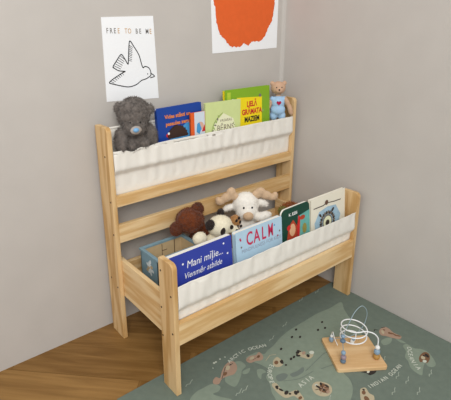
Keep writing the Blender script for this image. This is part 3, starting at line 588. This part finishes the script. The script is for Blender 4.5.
MP = Matrix(((0, 0, -1, L(x0, 0, 0)[0]), (-1, 0, 0, 0), (0, 1, 0, 0), (0, 0, 0, 1)))
m = MB(); WP = mat('print_petal', (214, 222, 224), .8)
for i in range(14):
    a = i*2.4; r = .003+.0016*i; m.disc((-L(0, .268, 0)[1]+r*math.cos(a)*.8, L(0, 0, .308)[2]+r*math.sin(a)*1.2), .009, .0003+.00002*i, WP if i % 4 else BI, MP, n=9, ry=.006, a=a)
m.build('flower_print', k)

# ---------------------------------------------------------------- bead maze on the rug
t = thing('bead_maze', 'wooden bead maze toy with looping white wires on the rug', 'toy', (.590, -.224, RT), (0, 0, math.radians(-33)))
m = MB(); rr_ = []
hx, hy, cr_ = .0855, .0800, .009
for cx_, cy_, a0 in ((hx-cr_, hy-cr_, 0), (-hx+cr_, hy-cr_, 1), (-hx+cr_, -hy+cr_, 2), (hx-cr_, -hy+cr_, 3)):
    for q in range(5): a = (a0+q/4)*math.pi/2; rr_.append((cx_+cr_*math.cos(a), cy_+cr_*math.sin(a)))
m.prism(rr_, 0, .014, WB); m.build('base', t, bevel=.002)
iv = Matrix.Rotation(math.radians(33), 4, 'Z') @ Matrix.Translation((-.590, .224, 0))
def TL(x, y, z): return tuple(iv @ Vector((x, y, z)))
WR = mat('wire_white', (236, 236, 236), .4); W2 = mat('wire_grey_blue', (150, 168, 176), .4, metal=.3)
cxx, cyy, rad = .598, -.213, .043; coil = []
for i in range(96):
    a = math.radians(20 + i*10); coil.append((cxx+rad*math.cos(a), cyy+rad*math.sin(a), .055+.062*i/95))
path = spline([(.621, -.198, .014), (.626, -.205, .035), coil[0]], 6)[:-1] + [Vector(q) for q in coil] + spline([coil[-1], (.594, -.262, .118), (.608, -.279, .114), (.618, -.290, .098), (.620, -.292, .075), (.620, -.292, .045), (.620, -.292, .014)], 6)[1:]
m = MB(); m.tube([TL(*q) for q in path], .0021, WR, seg=8); m.build('wire', t)
m = MB(); m.tube([TL(*v) for v in spline([(.516, -.235, .014), (.518, -.232, .05), (.524, -.222, .085), (.550, -.208, .100), (.585, -.200, .12), (.618, -.198, .150), (.642, -.208, .168), (.652, -.222, .145), (.642, -.222, .10), (.618, -.212, .07), (.590, -.190, .050), (.560, -.170, .05)], 8)], .0013, W2, seg=6)
m.build('wire', t)
m = MB(); m.tube([TL(*v) for v in spline([(.530, -.200, .055), (.545, -.175, .062), (.560, -.158, .068), (.572, -.146, .05), (.572, -.146, .014)], 8)], .0013, WR, seg=6); m.build('wire', t)
BC = [mat('bead_blue_grey', (136, 160, 180), .4), mat('bead_mauve', (150, 132, 142), .4), mat('bead_white', (228, 228, 224), .4), mat('bead_wood', (176, 132, 70), .45), mat('bead_slate', (98, 118, 136), .4)]
def bead(x, y, z, r, h, c, lab):
    m = MB(); pr_ = [(0, -h), (r*.55, -h), (r*.9, -h*.6), (r, 0), (r*.9, h*.6), (r*.55, h), (0, h)]; n = 16; vs = []
    for a, b_ in pr_:
        for q in range(n): an = 2*math.pi*q/n; vs.append((a*math.cos(an), a*math.sin(an), b_))
    fs = [(i*n+q, i*n+(q+1) % n, (i+1)*n+(q+1) % n, (i+1)*n+q) for i in range(len(pr_)-1) for q in range(n)]
    m.add(vs, fs, c, Matrix.Translation(TL(x, y, z)), True); o = m.build('bead', t); o['label'] = lab
bead(.620, -.292, .0235, .0115, .0095, BC[3], 'honey wooden bead'); bead(.620, -.292, .043, .0105, .010, BC[0], 'pale blue bead'); bead(.620, -.292, .060, .0080, .0065, BC[2], 'white cap bead')
bead(.516, -.235, .0215, .0095, .0075, BC[4], 'slate bead'); bead(.516, -.235, .0365, .0095, .0075, BC[1], 'mauve bead'); bead(.518, -.232, .0515, .0080, .0070, BC[0], 'blue-grey bead'); 
bead(.526, -.220, .088, .0095, .0060, BC[4], 'dark slate bead'); bead(.535, -.214, .098, .0075, .0050, BC[0], 'blue-grey bead'); 
bead(.572, -.146, .0235, .0085, .0095, BC[0], 'blue-grey bead'); bead(.572, -.146, .038, .0055, .0045, BC[2], 'white cap bead')
bead(.621, -.198, .0235, .0075, .0090, BC[2], 'white bead'); bead(.620, -.203, .038, .0060, .0055, BC[0], 'blue-grey bead')
